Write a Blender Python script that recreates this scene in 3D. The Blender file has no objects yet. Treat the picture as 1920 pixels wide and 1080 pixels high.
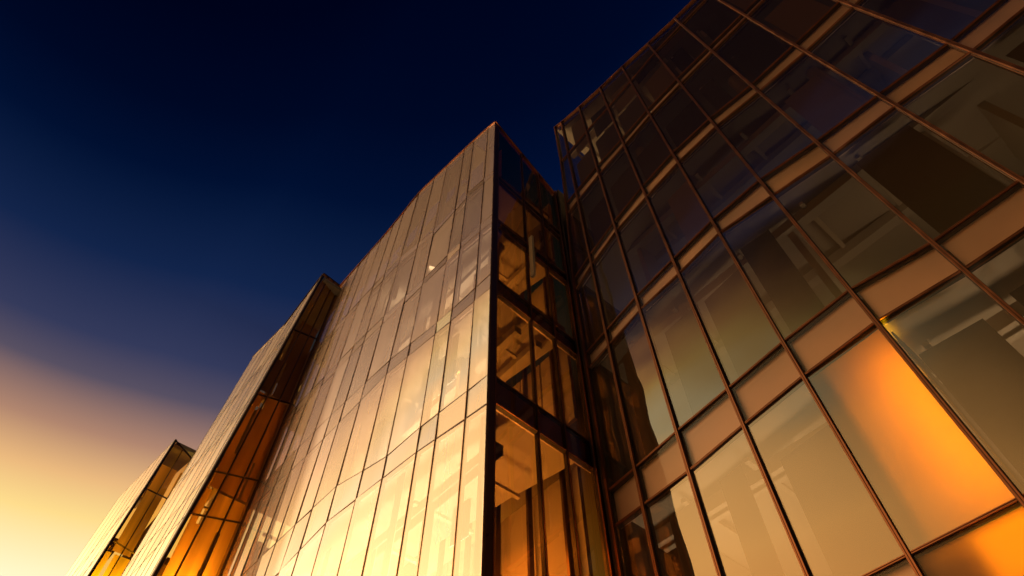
import bpy, math, random
from mathutils import Vector, Matrix
random.seed(7)
S = 5.3          # metres per layout unit (camera to the tower front = 1 unit)
EYE = 1.6
scn = bpy.context.scene

def W(p):        # layout coordinates (units, camera at the origin) -> world metres
    return Vector((p[0]*S, p[1]*S, p[2]*S + EYE))

# ------------------------------------------------------------------ camera
FOC, PITCH, ROLL, YAW = 1181.64, 0.98951501, -0.00871898, 2.42286023
fw = Vector((math.cos(PITCH)*math.cos(YAW), math.cos(PITCH)*math.sin(YAW), math.sin(PITCH)))
rt = Vector((math.sin(YAW), -math.cos(YAW), 0))
up = rt.cross(fw)
RT = math.cos(ROLL)*rt + math.sin(ROLL)*up
UP = math.cos(ROLL)*up - math.sin(ROLL)*rt
cam = bpy.data.cameras.new('camera')
camo = bpy.data.objects.new('camera', cam)
scn.collection.objects.link(camo)
cam.sensor_width = 36
cam.lens = FOC/1920*36
cam.clip_end = 3000
cam.clip_start = 0.05
m = Matrix((RT, UP, -fw)).transposed().to_4x4()
m.translation = Vector((0, 0, EYE))
camo.matrix_world = m
scn.camera = camo

# ------------------------------------------------------------------ world
SUN_AZ, SUN_EL = 199.5, 14.0
w = bpy.data.worlds.new('World')
scn.world = w
w.use_nodes = True
nt = w.node_tree
for n in list(nt.nodes):
    nt.nodes.remove(n)
def N(nt, t, **k):
    n = nt.nodes.new(t)
    for a, b in k.items():
        setattr(n, a, b)
    return n
def setin(n, **k):
    for a, b in k.items():
        n.inputs[a].default_value = b
def math_(nt, op, a, b=None, clamp=False):
    n = N(nt, 'ShaderNodeMath', operation=op, use_clamp=clamp)
    for i, v in enumerate((a, b)):
        if v is None: continue
        if isinstance(v, (int, float)): n.inputs[i].default_value = v
        else: nt.links.new(v, n.inputs[i])
    return n.outputs[0]
def srgb(r, g, b):
    f = lambda c: (c/255/12.92 if c/255 <= .04045 else ((c/255+.055)/1.055)**2.4)
    return (f(r), f(g), f(b), 1)
def dirv(az, el):
    a, e = math.radians(az), math.radians(el)
    return Vector((math.cos(a)*math.cos(e), math.sin(a)*math.cos(e), math.sin(e)))
tc = N(nt, 'ShaderNodeTexCoord')
sep = N(nt, 'ShaderNodeSeparateXYZ')
nrm = N(nt, 'ShaderNodeVectorMath', operation='NORMALIZE')
nt.links.new(tc.outputs['Generated'], nrm.inputs[0])
nt.links.new(nrm.outputs[0], sep.inputs[0])
ycl = math_(nt, 'MAXIMUM', sep.outputs['Y'], -0.37)
cc = math_(nt, 'ADD', math_(nt, 'MULTIPLY', math_(nt, 'MAXIMUM', math_(nt, 'SUBTRACT', sep.outputs['Z'], 0.6), 0.0), math_(nt, 'LESS_THAN', sep.outputs['Y'], 0.0)), 0.15)
t = math_(nt, 'SUBTRACT', sep.outputs['Z'], math_(nt, 'MULTIPLY', ycl, cc))
# the sunset reaches higher over the street behind the viewer
bh = N(nt, 'ShaderNodeMapRange', interpolation_type='SMOOTHSTEP')
nt.links.new(sep.outputs['Y'], bh.inputs['Value'])
setin(bh, **{'From Min': -.62, 'From Max': -.37, 'To Min': .335, 'To Max': 0.0})
t = math_(nt, 'SUBTRACT', t, bh.outputs[0])
ramp = N(nt, 'ShaderNodeValToRGB')
ramp.color_ramp.interpolation = 'EASE'
RAMP = [(0.0, (1.9, .70, .15, 1)), (.25, (2.3, 1.32, .46, 1)), (.38, (1.8, 1.18, .52, 1)), (.43, (1.05, .97, .62, 1)), (.50, srgb(255, 221, 142)), (.540, srgb(236, 186, 127)),
        (.585, srgb(177, 134, 111)), (.640, srgb(88, 80, 98)), (.683, srgb(52, 58, 91)), (.77, srgb(18, 36, 74)), (.865, srgb(1, 16, 49)),
        (.925, srgb(0, 8, 36)), (1.0, srgb(0, 3, 26))]
els = ramp.color_ramp.elements
els[0].position, els[0].color = RAMP[0]
els[1].position, els[1].color = RAMP[-1]
for p, c in RAMP[1:-1]:
    e = els.new(p); e.color = c
ramp.color_ramp.interpolation = 'LINEAR'
nt.links.new(t, ramp.inputs[0])
# dusk side of the sky (away from the sunset) is dim
dt = N(nt, 'ShaderNodeVectorMath', operation='DOT_PRODUCT')
nt.links.new(nrm.outputs[0], dt.inputs[0])
dt.inputs[1].default_value = dirv(200, 0)
side = N(nt, 'ShaderNodeMapRange', interpolation_type='SMOOTHSTEP')
nt.links.new(dt.outputs['Value'], side.inputs['Value'])
setin(side, **{'From Min': .17, 'From Max': .70, 'To Min': .02, 'To Max': 1.0})
mulc = N(nt, 'ShaderNodeVectorMath', operation='SCALE')
hi = N(nt, 'ShaderNodeMapRange', interpolation_type='SMOOTHSTEP')
nt.links.new(t, hi.inputs['Value']); setin(hi, **{'From Min': .62, 'From Max': .76})
nt.links.new(ramp.outputs[0], mulc.inputs[0]); nt.links.new(math_(nt, 'MAXIMUM', side.outputs[0], hi.outputs[0]), mulc.inputs['Scale'])
# aureole round the low sun
d2 = N(nt, 'ShaderNodeVectorMath', operation='DOT_PRODUCT')
nt.links.new(nrm.outputs[0], d2.inputs[0])
d2.inputs[1].default_value = dirv(213, 7)
g = math_(nt, 'EXPONENT', math_(nt, 'DIVIDE', math_(nt, 'SUBTRACT', d2.outputs['Value'], 1.0), 0.022))
gl = N(nt, 'ShaderNodeVectorMath', operation='SCALE')
gl.inputs[0].default_value = (16., 9., 3.4)
nt.links.new(g, gl.inputs['Scale'])
add = N(nt, 'ShaderNodeVectorMath', operation='ADD')
nt.links.new(mulc.outputs[0], add.inputs[0]); nt.links.new(gl.outputs[0], add.inputs[1])
bg = N(nt, 'ShaderNodeBackground')
nt.links.new(add.outputs[0], bg.inputs[0])
bg.inputs[1].default_value = 1.0
wo = N(nt, 'ShaderNodeOutputWorld')
nt.links.new(bg.outputs[0], wo.inputs[0])

# ------------------------------------------------------------------ sun and exposure
sl = bpy.data.lights.new('sun', 'SUN')
sl.energy = 5.0
sl.color = (1.0, .68, .32)
sl.angle = math.radians(2.0)
so = bpy.data.objects.new('sun', sl)
scn.collection.objects.link(so)
so.rotation_mode = 'QUATERNION'
so.rotation_quaternion = dirv(SUN_AZ, SUN_EL).to_track_quat('Z', 'Y')
scn.view_settings.view_transform = 'Standard'
scn.view_settings.look = 'None'
scn.view_settings.exposure = 0
scn.view_settings.gamma = 1
scn.cycles.use_denoising = True
scn.cycles.max_bounces = 8
scn.cycles.glossy_bounces = 5
scn.cycles.diffuse_bounces = 3
scn.cycles.transparent_max_bounces = 24
scn.cycles.sample_clamp_indirect = 6
scn.cycles.caustics_reflective = False

# ------------------------------------------------------------------ materials
def newmat(name):
    mt = bpy.data.materials.new(name); mt.use_nodes = True
    nt = mt.node_tree
    for n in list(nt.nodes): nt.nodes.remove(n)
    return mt, nt, N(nt, 'ShaderNodeOutputMaterial')
def pbr(name, col, rough=.5, metal=0., var=.12, scale=2.0, bump=0.0):
    mt, nt, out = newmat(name)
    b = N(nt, 'ShaderNodeBsdfPrincipled')
    tcn = N(nt, 'ShaderNodeTexCoord')
    no = N(nt, 'ShaderNodeTexNoise'); no.inputs['Scale'].default_value = scale; no.inputs['Detail'].default_value = 5
    nt.links.new(tcn.outputs['Object'], no.inputs['Vector'])
    mr = N(nt, 'ShaderNodeMapRange'); nt.links.new(no.outputs['Fac'], mr.inputs['Value'])
    setin(mr, **{'From Min': .3, 'From Max': .7, 'To Min': 1-var, 'To Max': 1+var})
    sc = N(nt, 'ShaderNodeVectorMath', operation='SCALE'); sc.inputs[0].default_value = col[:3]
    nt.links.new(mr.outputs[0], sc.inputs['Scale']); nt.links.new(sc.outputs[0], b.inputs['Base Color'])
    setin(b, Roughness=rough, Metallic=metal)
    r2 = N(nt, 'ShaderNodeMapRange'); nt.links.new(no.outputs['Fac'], r2.inputs['Value'])
    setin(r2, **{'From Min': .3, 'From Max': .7, 'To Min': max(.02, rough*.85), 'To Max': min(1, rough*1.15)})
    nt.links.new(r2.outputs[0], b.inputs['Roughness'])
    if bump:
        bp = N(nt, 'ShaderNodeBump'); bp.inputs['Strength'].default_value = bump
        nt.links.new(no.outputs['Fac'], bp.inputs['Height']); nt.links.new(bp.outputs[0], b.inputs['Normal'])
    nt.links.new(b.outputs[0], out.inputs[0])
    return mt
def glass(name, tint, refl, ior, haze, hazecol, warp=.004, hrough=.5, down=0.0):
    """coated curtain-wall glass: clear tinted body, mirror coat (fresnel) and a broad rough sheen lobe added for brightness"""
    mt, nt, out = newmat(name)
    tcn = N(nt, 'ShaderNodeTexCoord')
    no = N(nt, 'ShaderNodeTexNoise'); no.inputs['Scale'].default_value = .55; no.inputs['Detail'].default_value = 1
    nt.links.new(tcn.outputs['Object'], no.inputs['Vector'])
    bp = N(nt, 'ShaderNodeBump'); bp.inputs['Strength'].default_value = 1.0; bp.inputs['Distance'].default_value = warp
    nt.links.new(no.outputs['Fac'], bp.inputs['Height'])
    tr = N(nt, 'ShaderNodeBsdfTransparent'); tr.inputs[0].default_value = tint
    gs = N(nt, 'ShaderNodeBsdfGlossy'); gs.inputs['Roughness'].default_value = .015; gs.inputs[0].default_value = refl
    va = N(nt, 'ShaderNodeVectorMath', operation='ADD'); va.inputs[1].default_value = (0, 0, -down)  # coat normal tipped down so the panes mirror brighter low sky
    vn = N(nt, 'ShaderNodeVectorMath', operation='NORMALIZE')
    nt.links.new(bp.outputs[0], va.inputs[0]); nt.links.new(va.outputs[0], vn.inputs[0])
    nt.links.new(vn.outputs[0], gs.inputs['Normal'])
    fr = N(nt, 'ShaderNodeFresnel'); fr.inputs[0].default_value = ior
    mx = N(nt, 'ShaderNodeMixShader')
    nt.links.new(fr.outputs[0], mx.inputs[0]); nt.links.new(tr.outputs[0], mx.inputs[1]); nt.links.new(gs.outputs[0], mx.inputs[2])
    gr = N(nt, 'ShaderNodeBsdfGlossy', distribution='BECKMANN'); gr.inputs['Roughness'].default_value = hrough; gr.inputs[0].default_value = hazecol  # rough sheen lobe, added to brighten panes where the mirrored sky is dark
    no2 = N(nt, 'ShaderNodeTexNoise'); no2.inputs['Scale'].default_value = 1.3; no2.inputs['Detail'].default_value = 6
    mpg = N(nt, 'ShaderNodeMapping'); mpg.inputs['Scale'].default_value = (1, 1, .18)
    nt.links.new(tcn.outputs['Object'], mpg.inputs[0]); nt.links.new(mpg.outputs[0], no2.inputs['Vector'])
    mr = N(nt, 'ShaderNodeMapRange'); nt.links.new(no2.outputs['Fac'], mr.inputs['Value'])
    setin(mr, **{'From Min': .3, 'From Max': .7, 'To Min': haze*.93, 'To Max': haze*1.07})
    mx2 = N(nt, 'ShaderNodeMixShader')
    oi = N(nt, 'ShaderNodeObjectInfo'); ov = N(nt, 'ShaderNodeMapRange'); nt.links.new(oi.outputs['Random'], ov.inputs['Value'])
    setin(ov, **{'To Min': .82, 'To Max': 1.15})
    nt.links.new(math_(nt, 'MULTIPLY', mr.outputs[0], ov.outputs[0]), mx2.inputs[0]); nt.links.new(mx.outputs[0], mx2.inputs[1]); nt.links.new(gr.outputs[0], mx2.inputs[2])
    nt.links.new(mx2.outputs[0], out.inputs[0])
    return mt
M = {}
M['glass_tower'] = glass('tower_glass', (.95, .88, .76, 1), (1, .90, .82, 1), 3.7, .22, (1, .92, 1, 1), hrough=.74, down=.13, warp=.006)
M['glass_right'] = glass('right_glass', (.86, .78, .64, 1), (1, .82, .62, 1), 3.1, .02, (1, .74, .54, 1), hrough=.62, warp=.022)
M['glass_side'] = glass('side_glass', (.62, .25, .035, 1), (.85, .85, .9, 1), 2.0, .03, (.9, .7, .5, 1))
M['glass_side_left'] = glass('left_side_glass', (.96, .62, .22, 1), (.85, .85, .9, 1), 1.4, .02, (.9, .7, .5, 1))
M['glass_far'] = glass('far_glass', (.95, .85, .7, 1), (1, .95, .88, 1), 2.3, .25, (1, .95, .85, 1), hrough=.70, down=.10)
M['glass_spandrel'] = glass('spandrel_cover_glass', (.95, .90, .86, 1), (1, .9, .8, 1), 1.35, .03, (1, .8, .62, 1))
M['spandrel'] = pbr('spandrel_panel', (.66, .53, .48), .50, .88, .16, .5)
M['copper'] = pbr('copper_trim', (.30, .13, .075), .36, 1.0, .1, 3)
M['gold'] = pbr('brass_trim', (.55, .27, .11), .28, 1.0, .1, 3)
M['brown_gasket'] = pbr('brown_gasket', (.10, .05, .03), .4, 0, .1, 3)
M['gasket'] = pbr('dark_gasket', (.018, .010, .010), .45, 0, .1, 3)
M['post'] = pbr('dark_bronze', (.07, .035, .03), .32, .6, .1, 2)
M['slab'] = pbr('pale_ceiling', (.52, .46, .38), .8, 0, .05, .5)
M['wall'] = pbr('interior_plaster', (.55, .47, .36), .8, 0, .06, .4)
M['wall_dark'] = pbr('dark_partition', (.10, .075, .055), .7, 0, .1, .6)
M['blind'] = pbr('roller_blind', (.60, .50, .38), .8, 0, .03, 8)
mt_, nt_, out_ = newmat('amber_blind')
tl_ = N(nt_, 'ShaderNodeBsdfTranslucent'); tl_.inputs[0].default_value = (.95, .62, .22, 1)
df_ = N(nt_, 'ShaderNodeBsdfDiffuse'); df_.inputs[0].default_value = (.42, .30, .17, 1)
mx_ = N(nt_, 'ShaderNodeMixShader'); mx_.inputs[0].default_value = .5
nt_.links.new(df_.outputs[0], mx_.inputs[1]); nt_.links.new(tl_.outputs[0], mx_.inputs[2]); nt_.links.new(mx_.outputs[0], out_.inputs[0])
M['blind_amber'] = mt_
M['blind_dark'] = pbr('dark_blind', (.045, .048, .04), .8, 0, .05, 6)
M['blind_mid'] = pbr('grey_blind', (.26, .23, .19), .8, 0, .05, 6)
M['blind_white'] = pbr('white_blind', (.85, .80, .72), .8, 0, .04, 6)
M['slat'] = pbr('blind_slat', (.40, .36, .33), .5, .2, .03, 8)
M['concrete'] = pbr('concrete', (.32, .29, .26), .85, 0, .15, 1.2, .2)
M['paving'] = pbr('paving', (.22, .20, .18), .8, 0, .2, .7, .2)

# ------------------------------------------------------------------ mesh helpers
def mesh(name, verts, faces, mats, parent=None, mi=None, smooth=False):
    me = bpy.data.meshes.new(name)
    me.from_pydata([tuple(v) for v in verts], [], faces)
    for m_ in (mats if isinstance(mats, (list, tuple)) else [mats]): me.materials.append(m_)
    if mi:
        for p, k in zip(me.polygons, mi): p.material_index = k
    me.update()
    o = bpy.data.objects.new(name, me)
    scn.collection.objects.link(o)
    if parent is not None:
        o.parent = parent
        o.matrix_parent_inverse = parent.matrix_world.inverted()
    return o
class MB:
    def __init__(s): s.v, s.f, s.m = [], [], []
    def hexa(s, a, b, m=0):          # two quads (4 pts each) joined
        k = len(s.v); s.v += list(a)+list(b)
        for f in ((0,1,2,3), (7,6,5,4), (0,4,5,1), (1,5,6,2), (2,6,7,3), (3,7,4,0)):
            s.f.append(tuple(k+i for i in f)); s.m.append(m)
    def bar(s, p, q, side, out, wd, d0, d1, m=0):   # box from p to q, width along side, depth along out
        c = [(-wd/2, d0), (wd/2, d0), (wd/2, d1), (-wd/2, d1)]
        s.hexa([p+side*a+out*b for a, b in c], [q+side*a+out*b for a, b in c], m)
    def box(s, lo, hi, m=0):
        (x0,y0,z0),(x1,y1,z1) = lo, hi
        s.hexa([Vector(c) for c in ((x0,y0,z0),(x1,y0,z0),(x1,y1,z0),(x0,y1,z0))], [Vector(c) for c in ((x0,y0,z1),(x1,y0,z1),(x1,y1,z1),(x0,y1,z1))], m)
    def build(s, name, mats, parent=None): return mesh(name, s.v, s.f, mats, parent, s.m)
def thing(name, label, cat, loc, group=None):
    o = bpy.data.objects.new(name, None); scn.collection.objects.link(o)
    o.location = loc; o['label'] = label; o['category'] = cat
    if group: o['group'] = group
    bpy.context.view_layer.update()
    return o
def lerp(a, b, t): return a + (b-a)*t
def poly(pts, x):                   # piecewise-linear height of a row at x
    pts = sorted(pts)
    if x <= pts[0][0]: return pts[0][1]
    for (a, za), (b, zb) in zip(pts, pts[1:]):
        if x <= b: return lerp(za, zb, (x-a)/(b-a))
    return pts[-1][1]

def facade(root, G, kinds, n, gmat, style, blinds=None, bseed=1, maxparts=95):
    """G[j][i] world nodes, rows from the top down; kinds[j] for the band between row j and j+1; n outward unit normal"""
    rnd = random.Random(bseed)
    nj, ni = len(G), len(G[0])
    mw, md = style['mw'], style['md']
    npane = nsp = 0
    for j in range(nj-1):
        for i in range(ni-1):
            a, b, c, d = G[j][i], G[j][i+1], G[j+1][i+1], G[j+1][i]     # tl tr br bl
            if (a-d).length < .03 and (b-c).length < .03: continue
            tilt = rnd.uniform(-1, 1)*style.get('tilt', .004); tl2 = rnd.uniform(-1, 1)*style.get('tilt', .004)
            q = [a+n*(tilt+tl2), b+n*(-tilt+tl2), c+n*(-tilt-tl2), d+n*(tilt-tl2)]
            s = (b-a).normalized(); u = (a-d).normalized() if (a-d).length > .03 else (b-c).normalized()
            flip = s.cross(u).dot(n) < 0
            f = (3, 2, 1, 0) if not flip else (0, 1, 2, 3)
            mesh('window_pane' if kinds[j] == 'g' else 'spandrel_glass', q, [f], gmat if kinds[j] == 'g' else style.get('sg', gmat), root)
            if kinds[j] == 's' and not (style.get('twin') and (j, i) == (10, 4)):
                e = style.get('sp_in', .05)
                p1 = [lerp(a, b, e)-n*.09, lerp(a, b, 1-e*.4)-n*.09, lerp(d, c, 1-e*.4)-n*.09, lerp(d, c, e)-n*.09]
                mb = MB(); mb.hexa(p1, [v-n*.05 for v in p1]); mb.build('spandrel_panel', M['spandrel'], root)
    # mullions
    for i in range(ni):
        mb = MB()
        for j in range(nj-1):
            p, q = G[j][i], G[j+1][i]
            if (p-q).length < .02: continue
            dv = (p-q).normalized(); side = dv.cross(n).normalized()
            mb.bar(p, q, side, n, mw*style.get('gw', 2.0), -.10, .012, 1)
            if style.get('twin'):
                for sg in (-1, 1):
                    mb.bar(p+side*sg*mw*.42, q+side*sg*mw*.42, side, n, mw*.62, .0, md, 0)
                mb.bar(p, q, side, n, mw*.3, .0, md*.5, 1)
            else:
                mb.bar(p, q, side, n, mw*.9, .0, md, 0)
        mb.build('mullion', [M[style.get('trim', 'copper')], M[style.get('gk', 'gasket')]], root)
    for j in range(nj):
        mb = MB()
        tw = style['tw']
        for i in range(ni-1):
            p, q = G[j][i], G[j][i+1]
            dv = (q-p).normalized(); side = dv.cross(n).normalized()
            p2, q2 = p+dv*mw*1.01, q-dv*mw*1.01
            mb.bar(p2, q2, side, n, tw*style.get('gw', 2.0), -.10, .010, 1)
            mb.bar(p2+side*tw*.45, q2+side*tw*.45, side, n, tw*.5, .0, md*.55, 0)
            mb.bar(p2-side*tw*.45, q2-side*tw*.45, side, n, tw*.5, .0, md*.55, 0)
        mb.build('transom', [M[style.get('trim', 'copper')], M[style.get('gk', 'gasket')]], root)

def slabs(root, G, kinds, n, depth, extra_top=True):
    nj, ni = len(G), len(G[0])
    for j in range(nj-1):
        if kinds[j] != 's': continue
        mb = MB()
        for i in range(ni-1):
            a, b, c, d = G[j][i], G[j][i+1], G[j+1][i+1], G[j+1][i]
            a, b, c, d = lerp(a, d, .1), lerp(b, c, .1), lerp(c, b, .15), lerp(d, a, .15)
            f = [v-n*.22 for v in (a, b, c, d)]
            mb.hexa(f, [v-n*depth for v in f])
        mb.build('floor_slab', M['slab'], root)

def blind(root, G, j, i, n, top, bot, mat, name='roller_blind', inset=.06, dep=.16, x0=0., x1=1.):
    a, b, c, d = G[j][i], G[j][i+1], G[j+1][i+1], G[j+1][i]
    a, b, c, d = lerp(a, b, max(inset, x0)), lerp(a, b, min(1-inset, x1)), lerp(d, c, min(1-inset, x1)), lerp(d, c, max(inset, x0))
    A, B, C, D = lerp(a, d, top), lerp(b, c, top), lerp(b, c, bot), lerp(a, d, bot)
    mb = MB()
    if name == 'venetian_blind':
        L = (A-D).length; k = max(6, int(L/.075)); u = (A-D).normalized()
        for s in range(k):
            t = (s+.5)/k
            p, q = lerp(A, D, t)-n*dep, lerp(B, C, t)-n*dep
            mb.bar(p, q, u, n, .035, -.028, .028)
    else:
        f = [v-n*dep for v in (A, B, C, D)]
        mb.hexa(f, [v-n*.012 for v in f])
    return mb.build(name, mat, root)

def coping(root, row, n, h=.06, back=.12, mat='copper'):
    mb = MB()
    for p, q in zip(row, row[1:]):
        z = Vector((0, 0, 1))
        mb.hexa([p+n*.05-z*.03, q+n*.05-z*.03, q-n*back-z*.03, p-n*back-z*.03], [p+n*.05+z*h, q+n*.05+z*h, q-n*back+z*h, p-n*back+z*h])
    return mb.build('roof_coping', M[mat], root)

def prism_floor(root, name, pts, z0, z1, mat):
    n_ = len(pts)
    v = [Vector((p[0]*S, p[1]*S, z0)) for p in pts]+[Vector((p[0]*S, p[1]*S, z1)) for p in pts]
    f = [tuple(range(n_-1, -1, -1)), tuple(range(n_, 2*n_))]+[(i, (i+1) % n_, n_+(i+1) % n_, n_+i) for i in range(n_)]
    return mesh(name, v, f, mat, root)

# ------------------------------------------------------------------ ground
mbg = MB()
mbg.v = [Vector((-1500, -1500, 0)), Vector((1500, -1500, 0)), Vector((1500, 1500, 0)), Vector((-1500, 1500, 0))]; mbg.f = [(0, 1, 2, 3)]; mbg.m = [0]
gr = mbg.build('ground', M['paving']); gr['kind'] = 'structure'
GZ = -EYE/S

NY = Vector((0, -1, 0))
# ------------------------------------------------------------------ right-hand building (recessed, largest in frame)
RX = [-1.19, -1.05, -.846, -.614, -.380, -.127, .123, .379, .636, .89, 1.14, 1.39, 1.64, 1.90]
RROWS = [
    [(-1.19, 5.32), (-1.05, 5.276), (-.83, 5.187), (-.605, 5.124), (-.37, 5.07), (-.12, 4.99), (.13, 4.93), (.64, 4.86), (1.9, 4.80)],
    [(-1.19, 4.54), (-1.05, 4.56), (-.83, 4.612), (-.6, 4.63), (-.38, 4.67), (-.12, 4.72), (.13, 4.72), (1.9, 4.62)],
    [(-1.19, 3.84), (-.846, 3.93), (-.6, 3.96), (-.38, 4.0), (-.12, 4.015), (.38, 3.997), (1.9, 3.98)],
    [(-1.19, 3.70), (-.846, 3.80), (-.6, 3.85), (-.38, 3.90), (-.12, 3.91), (.38, 3.91), (1.9, 3.88)],
    [(-1.19, 2.95), (-1.05, 3.03), (-.846, 3.13), (-.614, 3.211), (-.38, 3.255), (-.12, 3.247), (.122, 3.195), (.38, 3.19), (1.9, 3.20)],
    [(-1.19, 2.84), (-1.05, 2.93), (-.846, 3.03), (-.614, 3.081), (-.38, 3.122), (-.12, 3.125), (.122, 3.078), (.38, 3.05), (1.9, 3.06)],
    [(-1.19, 2.30), (-1.05, 2.335), (-.846, 2.39), (-.614, 2.428), (-.38, 2.46), (-.12, 2.455), (.122, 2.396), (.38, 2.36), (.636, 2.32), (1.9, 2.3)],
    [(-1.19, 2.19), (-1.05, 2.23), (-.846, 2.284), (-.614, 2.308), (-.38, 2.345), (-.12, 2.30), (.122, 2.251), (.38, 2.23), (.636, 2.19), (1.9, 2.17)],
    [(-1.19, 1.51), (-1.05, 1.527), (-.846, 1.554), (-.614, 1.578), (-.38, 1.605), (-.12, 1.619), (.122, 1.579), (1.9, 1.56)],
    [(-1.19, 1.36), (-.846, 1.38), (-.614, 1.411), (-.38, 1.438), (-.12, 1.452), (.122, 1.43), (1.9, 1.41)],
    [(-1.19, .84), (1.9, .845)],
    [(-1.19, .68), (1.9, .685)],
    [(-1.19, .10), (1.9, .10)],
    [(-1.19, -.04), (1.9, -.04)],
    [(-1.19, GZ), (1.9, GZ)],
]
RK = ['g', 'g', 's', 'g', 's', 'g', 's', 'g', 's', 'g', 's', 'g', 's', 'g']
GR = [[W((x, 1.5, poly(r, x))) for x in RX] for r in RROWS]
for j, r in enumerate(GR):            # the free left edge leans a little
    zz = (r[0].z-EYE)/S
    r[0].x = S*(-1.13 if zz > 4.3 else lerp(-1.19, -1.13, max(0, (zz-2.9)/1.4)))
bR = thing('glass_building', 'dark glass block filling the right side with copper mullions and pinkish spandrel bands', 'building', (0, 1.5*S, 0), 'glass office blocks stepping along the street')
facade(bR, GR, RK, NY, M['glass_right'], dict(mw=.039, md=.07, tw=.026, twin=True, tilt=.014, sg=M['glass_spandrel']), bseed=3)
slabs(bR, GR, RK, NY, 6.0)
coping(bR, GR[0], NY)
# ------------------------------------------------------------------ middle tower
TX = [-1.30, -1.42, -1.613, -1.745, -2.0, -2.21, -2.47, -2.70, -2.87, -3.07, -3.27, -3.47, -3.67, -3.855]
TROWS = [
    [(-1.30, 4.94), (-1.65, 5.12), (-2.0, 5.27), (-2.47, 5.47), (-2.70, 5.43), (-3.0, 5.40), (-3.855, 5.47)],
    [(-1.30, 3.93), (-1.6, 4.06), (-2.0, 4.06), (-2.45, 4.28), (-3.0, 4.36), (-3.855, 4.38)],
    [(-1.30, 3.86), (-1.6, 3.99), (-2.0, 3.99), (-2.45, 4.18), (-3.0, 4.26), (-3.855, 4.28)],
    [(-1.30, 3.28), (-1.6, 3.36), (-2.0, 3.41), (-2.8, 3.55), (-3.855, 3.60)],
    [(-1.30, 3.18), (-1.6, 3.28), (-2.0, 3.33), (-2.8, 3.44), (-3.855, 3.48)],
    [(-1.30, 2.62), (-1.74, 2.67), (-2.23, 2.80), (-3.0, 2.87), (-3.855, 2.89)],
    [(-1.30, 2.49), (-1.74, 2.575), (-2.2, 2.67), (-3.0, 2.66), (-3.855, 2.72)],
    [(-1.30, 1.864), (-1.745, 1.925), (-2.02, 1.938), (-2.49, 2.07), (-3.855, 2.06)],
    [(-1.30, 1.705), (-1.745, 1.785), (-2.02, 1.814), (-2.5, 1.86), (-2.89, 1.80), (-3.855, 1.80)],
    [(-1.30, .95), (-3.855, 1.10)],
    [(-1.30, .80), (-3.855, .92)],
    [(-1.30, .18), (-3.855, .22)],
    [(-1.30, .05), (-3.855, .08)],
    [(-1.30, GZ), (-3.855, GZ)],
]
TK = ['g', 's', 'g', 's', 'g', 's', 'g', 's', 'g', 's', 'g', 's', 'g']
def tcx(z): return lerp(-1.275, -1.328, min(1, max(0, (z-1.)/3.9)))
GT = []
for r in TROWS:
    row = [W((x, 1.0, poly(r, x))) for x in TX]
    z0 = poly(r, -1.30); row[0] = W((tcx(z0), 1.0, z0))
    GT.append(row)
bT = thing('glass_building', 'glass tower in the middle with sharp corner, pale golden front and amber side face', 'building', (-1.3*S, 1.0*S, 0), 'glass office blocks stepping along the street')
facade(bT, GT, TK, NY, M['glass_tower'], dict(mw=.017, md=.018, tw=.014, tilt=.009, trim='gold', gk='brown_gasket', gw=1.5), bseed=5)
slabs(bT, GT, TK, NY, 2.4)
coping(bT, GT[0], NY, .08)
# tower side face
NTS = Vector((.5, -.065, 0)).normalized()
TS = [0, .062, .46, .73, 1.0]
TSR = [(4.94, 4.13), (3.90, 3.56), (3.84, 3.49), (3.24, 3.05), (3.16, 2.97), (2.61, 2.43), (2.49, 2.32), (1.88, 1.776), (1.73, 1.64), (.95, .92), (.80, .77), (.18, .16), (.05, .04), (GZ, GZ)]
GTS = []
for za, zb in TSR:
    row = []
    for s in TS:
        z = lerp(za, zb, s); row.append(W((lerp(tcx(za), -1.238, s), lerp(1.0, 1.5, s), z)))
    GTS.append(row)
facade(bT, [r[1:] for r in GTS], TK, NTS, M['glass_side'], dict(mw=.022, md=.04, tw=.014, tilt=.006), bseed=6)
coping(bT, GTS[0], NTS, .08)
mb = MB()
for j in range(len(GTS)-1):
    for a, b in ((GTS[j], GTS[j+1]),):
        mb.hexa([a[0]+Vector((.0, -.03, 0)), a[1]+NTS*.03, a[1]-NTS*.12, a[0]+Vector((-.03, .10, 0))], [b[0]+Vector((.0, -.03, 0)), b[1]+NTS*.03, b[1]-NTS*.12, b[0]+Vector((-.03, .10, 0))])
mb.build('corner_post', M['post'], bT)
# seam column between the tower side and the right block
mb = MB()
for dx, wd, mm in ((-1.226, .10, 1), (-1.215, .035, 0), (-1.20, .06, 1)):
    p, q = W((dx, 1.495, 4.13)), W((dx, 1.495, GZ))
    mb.bar(p, q, Vector((1, 0, 0)), NY, wd, -.5+mm*.02, .10-mm*.05, mm)
sc_ = mb.build('seam_column', [M['copper'], M['gasket']], bT)
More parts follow.
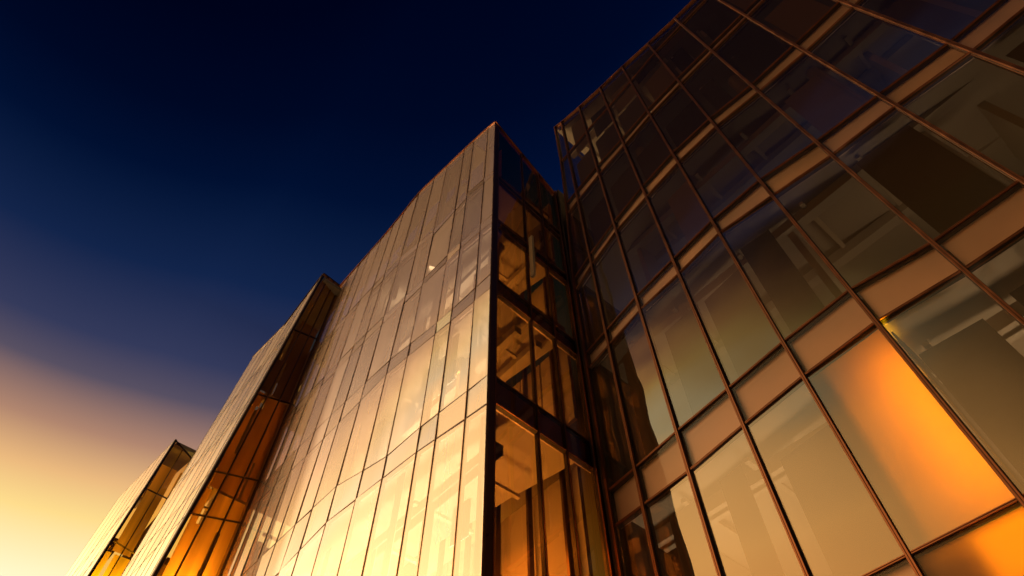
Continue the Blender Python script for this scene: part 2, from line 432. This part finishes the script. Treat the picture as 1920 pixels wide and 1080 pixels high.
# ------------------------------------------------------------------ second block (left of the tower)
def b2y(z): return .78+.0398*(z-5.42)
B2Z = [5.45, 4.51, 4.42, 3.68, 3.58, 2.92, 2.58, 1.95, 1.75, 1.15, .95, .35, .15, GZ]
B2K = ['g', 's', 'g', 's', 'g', 's', 'g', 's', 'g', 's', 'g', 's', 'g']
def b2c(z): return (lerp(-3.93, -3.79, (z-2.15)/3.27), b2y(z))
B2X = [-3.86, -4.02, -4.22, -4.38, -4.62, -4.85, -5.08, -5.36]
GB2 = []
for k, z in enumerate(B2Z):
    row = []
    for i, x in enumerate(B2X):
        zz = z
        if k == 0: zz = poly([(-3.79, 5.42), (-4.38, 5.14), (-5.36, 5.55)], x)
        xx = b2c(zz)[0] if i == 0 else x
        row.append(W((xx, b2y(zz), zz)))
    GB2.append(row)
NB2 = Vector((0, -1, .0398)).normalized()
bB = thing('glass_building', 'narrow leaning glass block left of the central tower with dark brown side face', 'building', (-3.9*S, .7*S, 0), 'glass office blocks stepping along the street')
facade(bB, GB2, B2K, NB2, M['glass_far'], dict(mw=.012, md=.003, tw=.012, tilt=.002), bseed=8)
coping(bB, GB2[0], NB2, .03, mat='post')
GBS = []
B2S = [5.45, 4.51, 3.68, 2.92, 2.58, 1.9, 1.1, .3, GZ]
for k, z in enumerate(B2S):
    z0 = 5.42 if k == 0 else z; z1 = 5.49 if k == 0 else z+.09*(z-GZ)/5
    cx, cy = b2c(z0)
    GBS.append([W((lerp(cx, -3.858, s), lerp(cy, .995, s), lerp(z0, z1, s))) for s in (0, .33, .68, 1.)])
NBS = Vector((1, .2, 0)).normalized()
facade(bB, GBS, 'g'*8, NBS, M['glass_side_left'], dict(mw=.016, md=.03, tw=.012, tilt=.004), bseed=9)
coping(bB, GBS[0], NBS, .04, mat='post')
# ------------------------------------------------------------------ third block (far left)
def b3y(z): return .575+.04*(z-4.63)
B3Z = [4.63, 3.985, 3.9, 3.383, 3.3, 2.6, 2.5, 1.8, 1.7, 1.0, .9, GZ]
B3K = ['g', 's', 'g', 's', 'g', 's', 'g', 's', 'g', 's', 'g']
B3X = [-5.95, -6.3, -6.7, -7.2, -7.8, -8.5, -9.2]
GB3 = []
for k, z in enumerate(B3Z):
    row = []
    for i, x in enumerate(B3X):
        zz = z
        if k == 0: zz = poly([(-5.99, 4.63), (-9.2, 5.85)], x)
        xx = lerp(-5.79, -5.99, (zz-2.98)/1.65) if i == 0 else x
        row.append(W((xx, b3y(zz), zz)))
    GB3.append(row)
bC = thing('glass_building', 'small farthest glass block at lower left, glowing orange side face against the sunset', 'building', (-6*S, .55*S, 0), 'glass office blocks stepping along the street')
facade(bC, GB3, B3K, NB2, M['glass_far'], dict(mw=.012, md=.003, tw=.012, tilt=.002), bseed=11)
GCS = []
B3S = [4.63, 3.95, 3.35, 2.6, 1.8, 1.0, GZ]
for k, z in enumerate(B3S):
    cx = lerp(-5.79, -5.99, (z-2.98)/1.65)
    GCS.append([W((lerp(cx, -5.92, s), lerp(b3y(z), .80, s), z-(.17*s if k == 0 else 0))) for s in (0, .5, 1.)])
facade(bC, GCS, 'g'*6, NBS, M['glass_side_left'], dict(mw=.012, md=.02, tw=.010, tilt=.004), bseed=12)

# ------------------------------------------------------------------ interiors seen through the glass
def room(root, x0, x1, y0, y1, zs, seed, dens=.5, back='wall_dark'):
    """partitions, columns, ceiling beams and unlit light strips on every storey between two floor levels"""
    rnd = random.Random(seed)
    for (zb, zt) in zs:
        Z0, Z1 = zb*S+EYE, zt*S+EYE
        x = x0
        while x < x1-.05:
            stp = rnd.uniform(.22, .5)
            if rnd.random() < dens:
                px = x+rnd.uniform(0, stp)
                a = rnd.uniform(.12, .25); b = rnd.uniform(.45, 1.0)*(y1-y0)
                mb = MB(); mb.box((px*S, (y0+a)*S, Z0), (px*S+.14, (y0+b)*S, Z1-.02)); mb.build('partition', M['wall'], root)
            if rnd.random() < .5:
                px = x+rnd.uniform(0, stp); py = y0+rnd.uniform(.10, .2)
                mb = MB()
                k = 12; r = .17
                for q in range(k):
                    a0, a1 = 2*math.pi*q/k, 2*math.pi*(q+1)/k
                    c = Vector((px*S, py*S, Z0)); h_ = Vector((0, 0, Z1-Z0-.01))
                    p_, q_ = c+Vector((math.cos(a0)*r, math.sin(a0)*r, 0)), c+Vector((math.cos(a1)*r, math.sin(a1)*r, 0))
                    mb.hexa([c, p_, q_, c], [c+h_, p_+h_, q_+h_, c+h_])
                mb.build('column', M['slab'], root)
            x += stp
        # ceiling beams along and across
        mb = MB()
        for k in range(2):
            yy = y0+rnd.uniform(.10, .5)
            mb.box((x0*S+.05, yy*S, Z1-.30), (x1*S-.05, yy*S+.22, Z1-.03))
        mb.build('ceiling_beam', M['slab'], root)
        mb = MB()
        for k in range(int((x1-x0)/.3)):
            px = x0+.15+k*.3+rnd.uniform(-.05, .05)
            mb.box((px*S, (y0+.08)*S, Z1-.12), (px*S+.09, (y0+.38)*S, Z1-.04))
        mb.build('light_strip', M['wall'], root)
def storeys(rows, x, kinds):
    out = []
    zt = None
    zs = [poly(r, x) for r in rows]
    for j, k in enumerate(kinds):
        if k == 'g': out.append((zs[j+1]+.01, zs[j]-.06))
    return out
room(bR, -1.15, 1.85, 1.5, 2.35, storeys(RROWS, -.3, RK), 21, .45)
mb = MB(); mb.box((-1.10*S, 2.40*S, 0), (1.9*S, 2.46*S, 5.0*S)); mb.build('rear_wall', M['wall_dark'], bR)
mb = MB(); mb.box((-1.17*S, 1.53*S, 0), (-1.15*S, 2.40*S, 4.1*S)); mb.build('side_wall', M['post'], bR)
st = storeys(TROWS, -2.0, TK)
room(bT, -3.80, -1.85, 1.0, 1.16, [(st[0][0], st[0][1]-.35)], 32, .5)
room(bT, -3.80, -1.60, 1.0, 1.30, [(a, b-.20) for a, b in st[1:2]], 31, .6)
room(bT, -3.80, -1.36, 1.0, 1.45, [(a, b-.10) for a, b in st[2:]], 33, .6)
room(bB, -5.3, -4.6, .80, 1.0, [(z1+.03, z0-.05) for z0, z1, k in zip(B2Z, B2Z[1:], B2K) if k == 'g'], 44, .5)
def slab_simple(root, x0, x1, y0, y1, zl):
    for z in zl:
        mb = MB(); mb.box((x0*S, y0*S, z*S+EYE), (x1*S, y1*S, z*S+EYE+.3)); mb.build('floor_slab', M['slab'], root)
slab_simple(bB, -5.3, -4.75, .82, .93, [4.44, 3.6, 2.7, 1.83, 1.03, .22])
slab_simple(bC, -9.1, -6.9, .64, .72, [3.93, 3.33, 2.53, 1.73, .93])
# roofs
def roof(root, row, n, depth, mat='concrete'):
    mb = MB()
    for p, q in zip(row, row[1:]):
        a = [p-n*.15-Vector((0, 0, .30)), q-n*.15-Vector((0, 0, .30)), q-n*depth-Vector((0, 0, .30)), p-n*depth-Vector((0, 0, .30))]
        mb.hexa(a, [v+Vector((0, 0, .22)) for v in a])
    mb.build('roof', M[mat], root)
roof(bR, GR[0], NY, 4.9); roof(bT, GT[0][2:], NY, .9); roof(bB, GB2[0], NY, 1.6); roof(bC, GB3[0], NY, 1.4)
# window coverings on the right block
blind(bR, GR, 9, 4, NY, .0, 1., M['blind_amber'], dep=.13, inset=.02)
blind(bR, GR, 10, 4, NY, .04, .96, M['blind_amber'], 'lit_panel', dep=.07, inset=.02)  # amber panel put in for the glow of a sunlit spandrel
blind(bR, GR, 5, 3, NY, .12, 1., M['blind'], dep=.35, x0=.30)
VB = ((1, 1), (1, 2), (1, 3), (3, 2), (3, 3), (3, 1))
for j, i in VB:
    blind(bR, GR, j, i, NY, .25, .95, M['slat'], 'venetian_blind', dep=.3)
rnd = random.Random(77)
for j in range(len(RK)-3):
    for i in range(1, len(RX)-1):
        if RK[j] != 'g' or (j, i) in VB or (j, i) in ((9, 4), (5, 3)): continue
        r = rnd.random()
        if r < .18: continue
        mt = M['blind_dark'] if r < .52 else M['blind_mid'] if r < .76 else M['blind']
        blind(bR, GR, j, i, NY, rnd.uniform(.03, .22), 1., mt, dep=rnd.uniform(.28, .5), x0=rnd.uniform(.03, .22), x1=rnd.choice((.97, .97, .8, .6)))
for j in range(len(TK)-3):
    for i in range(9):
        if TK[j] != 'g': continue
        for q in range(rnd.choice((1, 1, 2, 2))):
            mt = M['blind_dark'] if rnd.random() < .25 else M['blind_white']
            x0 = rnd.uniform(.04, .6); x1 = min(.97, x0+rnd.choice((.12, .2, .35, .8)))
            t0 = rnd.choice((0, 0, .12, .35)); t1 = rnd.choice((1., .85, .55))
            blind(bT, GT, j, i, NY, t0, max(t1, t0+.15), mt, dep=rnd.uniform(.18, .6), x0=x0, x1=x1)

# rear curtain wall of the tower: solid bays and open glazed bays, seen through the side face
rnd = random.Random(5)
mb = MB(); x = -3.84
for (zb, zt) in storeys(TROWS, -2.4, TK):
    x = -2.5
    while x < -1.38:
        wv = rnd.uniform(.10, .26)
        if rnd.random() < .88:
            mb.box((x*S, 1.56*S, zb*S+EYE), (min(x+wv, -1.36)*S, 1.58*S, min(zt, 3.95)*S+EYE))
        x += wv+.012
mb.build('rear_wall', M['wall'], bT)
mb = MB(); mb.box((-3.85*S, 1.56*S, 0), (-2.5*S, 1.58*S, 4.9*S)); mb.build('rear_wall', M['wall_dark'], bT)
mb = MB()
x = -2.5
while x < -1.36:
    mb.box((x*S, 1.52*S, 0), (x*S+.07, 1.545*S, 3.9*S+EYE)); x += .21
mb.build('rear_frame', M['post'], bT)

def fill_lamp(x, y, z, power, sx, sy, col=(1, .54, .0), root=None, aim=(0, 1, 0)):  # area lights added to brighten the rooms, without fixtures
    root = root or bR
    l = bpy.data.lights.new('added_room_light', 'AREA'); l.shape = 'RECTANGLE'; l.energy = power; l.size = sx; l.size_y = sy; l.color = col
    o = bpy.data.objects.new('added_room_light', l); scn.collection.objects.link(o)
    o.parent = root; o.matrix_parent_inverse = root.matrix_world.inverted()
    o.rotation_mode = 'QUATERNION'
    o.location = W((x, y, z)); o.rotation_quaternion = Vector(aim).to_track_quat('Z', 'Y')
fill_lamp(-.155, 1.64, 1.12, 110, .35, 2.6)  # lamp added to make the amber blind glow in place of sun
fill_lamp(-.17, 1.535, .765, 10, .9, .6)  # lamp added behind the amber panel below
mb = MB(); mb.box((-.285*S, 1.56*S, .86*S+EYE), (-.28*S, 1.72*S, 1.42*S+EYE)); mb.build('partition', M['wall_dark'], bR)  # blocker added to shape the soft edge of light on the amber blind
mb = MB(); mb.box((-5.3*S, 1.02*S, 0), (-3.88*S, 1.04*S, 4.9*S)); mb.build('rear_wall', M['wall'], bB)
mb = MB(); mb.box((-9.1*S, .86*S, 0), (-5.98*S, .88*S, 4.5*S)); mb.build('rear_wall', M['wall'], bC)

# lit rooms behind the amber side of the tower (lamps under the ceilings, lighting floors, partitions and rear wall)
for k, (zz, pw) in enumerate(((3.05, 12), (2.36, 45), (1.62, 90), (.72, 110))):
    fill_lamp(-1.75, 1.25, zz, pw, .5, 1.2, (1, .50, .14), bT, (0, 0, 1))
    fill_lamp(-2.5, 1.3, zz, pw*.8, .5, 1.2, (1, .50, .14), bT, (0, 0, 1))
# slotted screens added inside the left blocks' side faces to block sun and glow
def light_screen(root, x, y0, y1, z0, z1, seed, mat='light_screen'):
    rnd = random.Random(seed); mb = MB(); z = z0
    while z < z1:
        h = rnd.uniform(.25, .6); y = y0
        g0 = rnd.uniform(y0+.04, y1-.06); gw = rnd.uniform(.015, .04)
        for a, b in ((y0, g0), (g0+gw, y1)):
            k_ = len(mb.v); zt_ = min(z+h, z1)*S+EYE; zb_ = z*S+EYE
            mb.v += [Vector((x*S, a*S, zb_)), Vector((x*S, b*S, zb_)), Vector((x*S, b*S, zt_)), Vector((x*S, a*S, zt_))]
            mb.f.append((k_, k_+1, k_+2, k_+3)); mb.m.append(0)
        z += h
    mb.build('added_screen', M[mat], root)
M['light_screen'] = pbr('opaque_screen', (.42, .26, .13), .7, 0, .08, .5)  # opaque top of the screens, so the glow stops higher up
def frosted(name, k, col):
    mt, nt, out = newmat(name)
    a = N(nt, 'ShaderNodeBsdfTranslucent'); a.inputs[0].default_value = col
    b = N(nt, 'ShaderNodeBsdfDiffuse'); b.inputs[0].default_value = (.35, .20, .09, 1)
    tcn = N(nt, 'ShaderNodeTexCoord'); no = N(nt, 'ShaderNodeTexNoise'); no.inputs['Scale'].default_value = .8
    mp = N(nt, 'ShaderNodeMapping'); mp.inputs['Scale'].default_value = (1, 2.5, .15)
    nt.links.new(tcn.outputs['Object'], mp.inputs[0]); nt.links.new(mp.outputs[0], no.inputs['Vector'])
    mr = N(nt, 'ShaderNodeMapRange'); nt.links.new(no.outputs['Fac'], mr.inputs['Value']); setin(mr, **{'From Min': .3, 'From Max': .7, 'To Min': k*.5, 'To Max': k*1.4})
    m_ = N(nt, 'ShaderNodeMixShader'); nt.links.new(mr.outputs[0], m_.inputs[0]); nt.links.new(b.outputs[0], m_.inputs[1]); nt.links.new(a.outputs[0], m_.inputs[2])
    nt.links.new(m_.outputs[0], out.inputs[0]); M[name] = mt
frosted('glow_screen_low', .75, (1, .72, .22, 1)); frosted('glow_screen_mid', .34, (1, .62, .2, 1)); frosted('glow_screen_far', 1., (1, .85, .15, 1))  # translucency stepped by height so the glow fades upward
light_screen(bB, -4.06, .72, 1.02, GZ, 2.9, 3, 'glow_screen_low')
light_screen(bB, -4.06, .74, 1.02, 2.92, 3.9, 8, 'glow_screen_mid')
light_screen(bB, -4.06, .76, 1.02, 3.92, 4.95, 9, 'light_screen')
light_screen(bC, -6.12, .55, .86, GZ, 3.4, 4, 'glow_screen_far')
light_screen(bC, -6.12, .60, .86, 3.42, 4.4, 5, 'glow_screen_low')


# unseen lamps added behind the translucent screens to make the side faces glow
fill_lamp(-4.30, .88, 1.75, 240, .7, 5.5, (1, .50, .09), bB, (-1, 0, 0))
fill_lamp(-6.40, .74, 2.20, 3200, .8, 6.0, (1, .60, .07), bC, (-1, 0, 0))

mb = MB(); mb.box((-.118*S, 1.54*S, .86*S+EYE), (-.113*S, 1.80*S, 1.43*S+EYE)); mb.build('partition', M['wall_dark'], bR)  # blocker added to stop lamp spill into the next room
mb = MB(); mb.box((-.118*S, 1.53*S, .69*S+EYE), (-.113*S, 1.60*S, .835*S+EYE)); mb.build('partition', M['wall_dark'], bR)  # blocker added to stop lamp spill beside the amber panel
# unseen lights added at floor level to brighten ceilings, stronger in lower storeys
for k, (zb, zt) in enumerate(storeys(RROWS, -.4, RK)[1:6]):
    for x in (-.95, -.52, .10, .60):
        fill_lamp(x, 1.72, zb+.06, (.25, .6, 2.0, 7, 20)[k], .9, .5, (1, .72, .45), bR, (0, -.25, -1))
for k, (zb, zt) in enumerate(storeys(TROWS, -2.0, TK)[:5]):  # unseen lights added at floor level to brighten the tower ceilings
    for x in (-1.7, -2.25, -2.8):
        fill_lamp(x, 1.20, zb+.05, (7, 13, 38, 90, 120)[k], .9, .5, (1, .76, .52), bT, (0, -.25, -1))
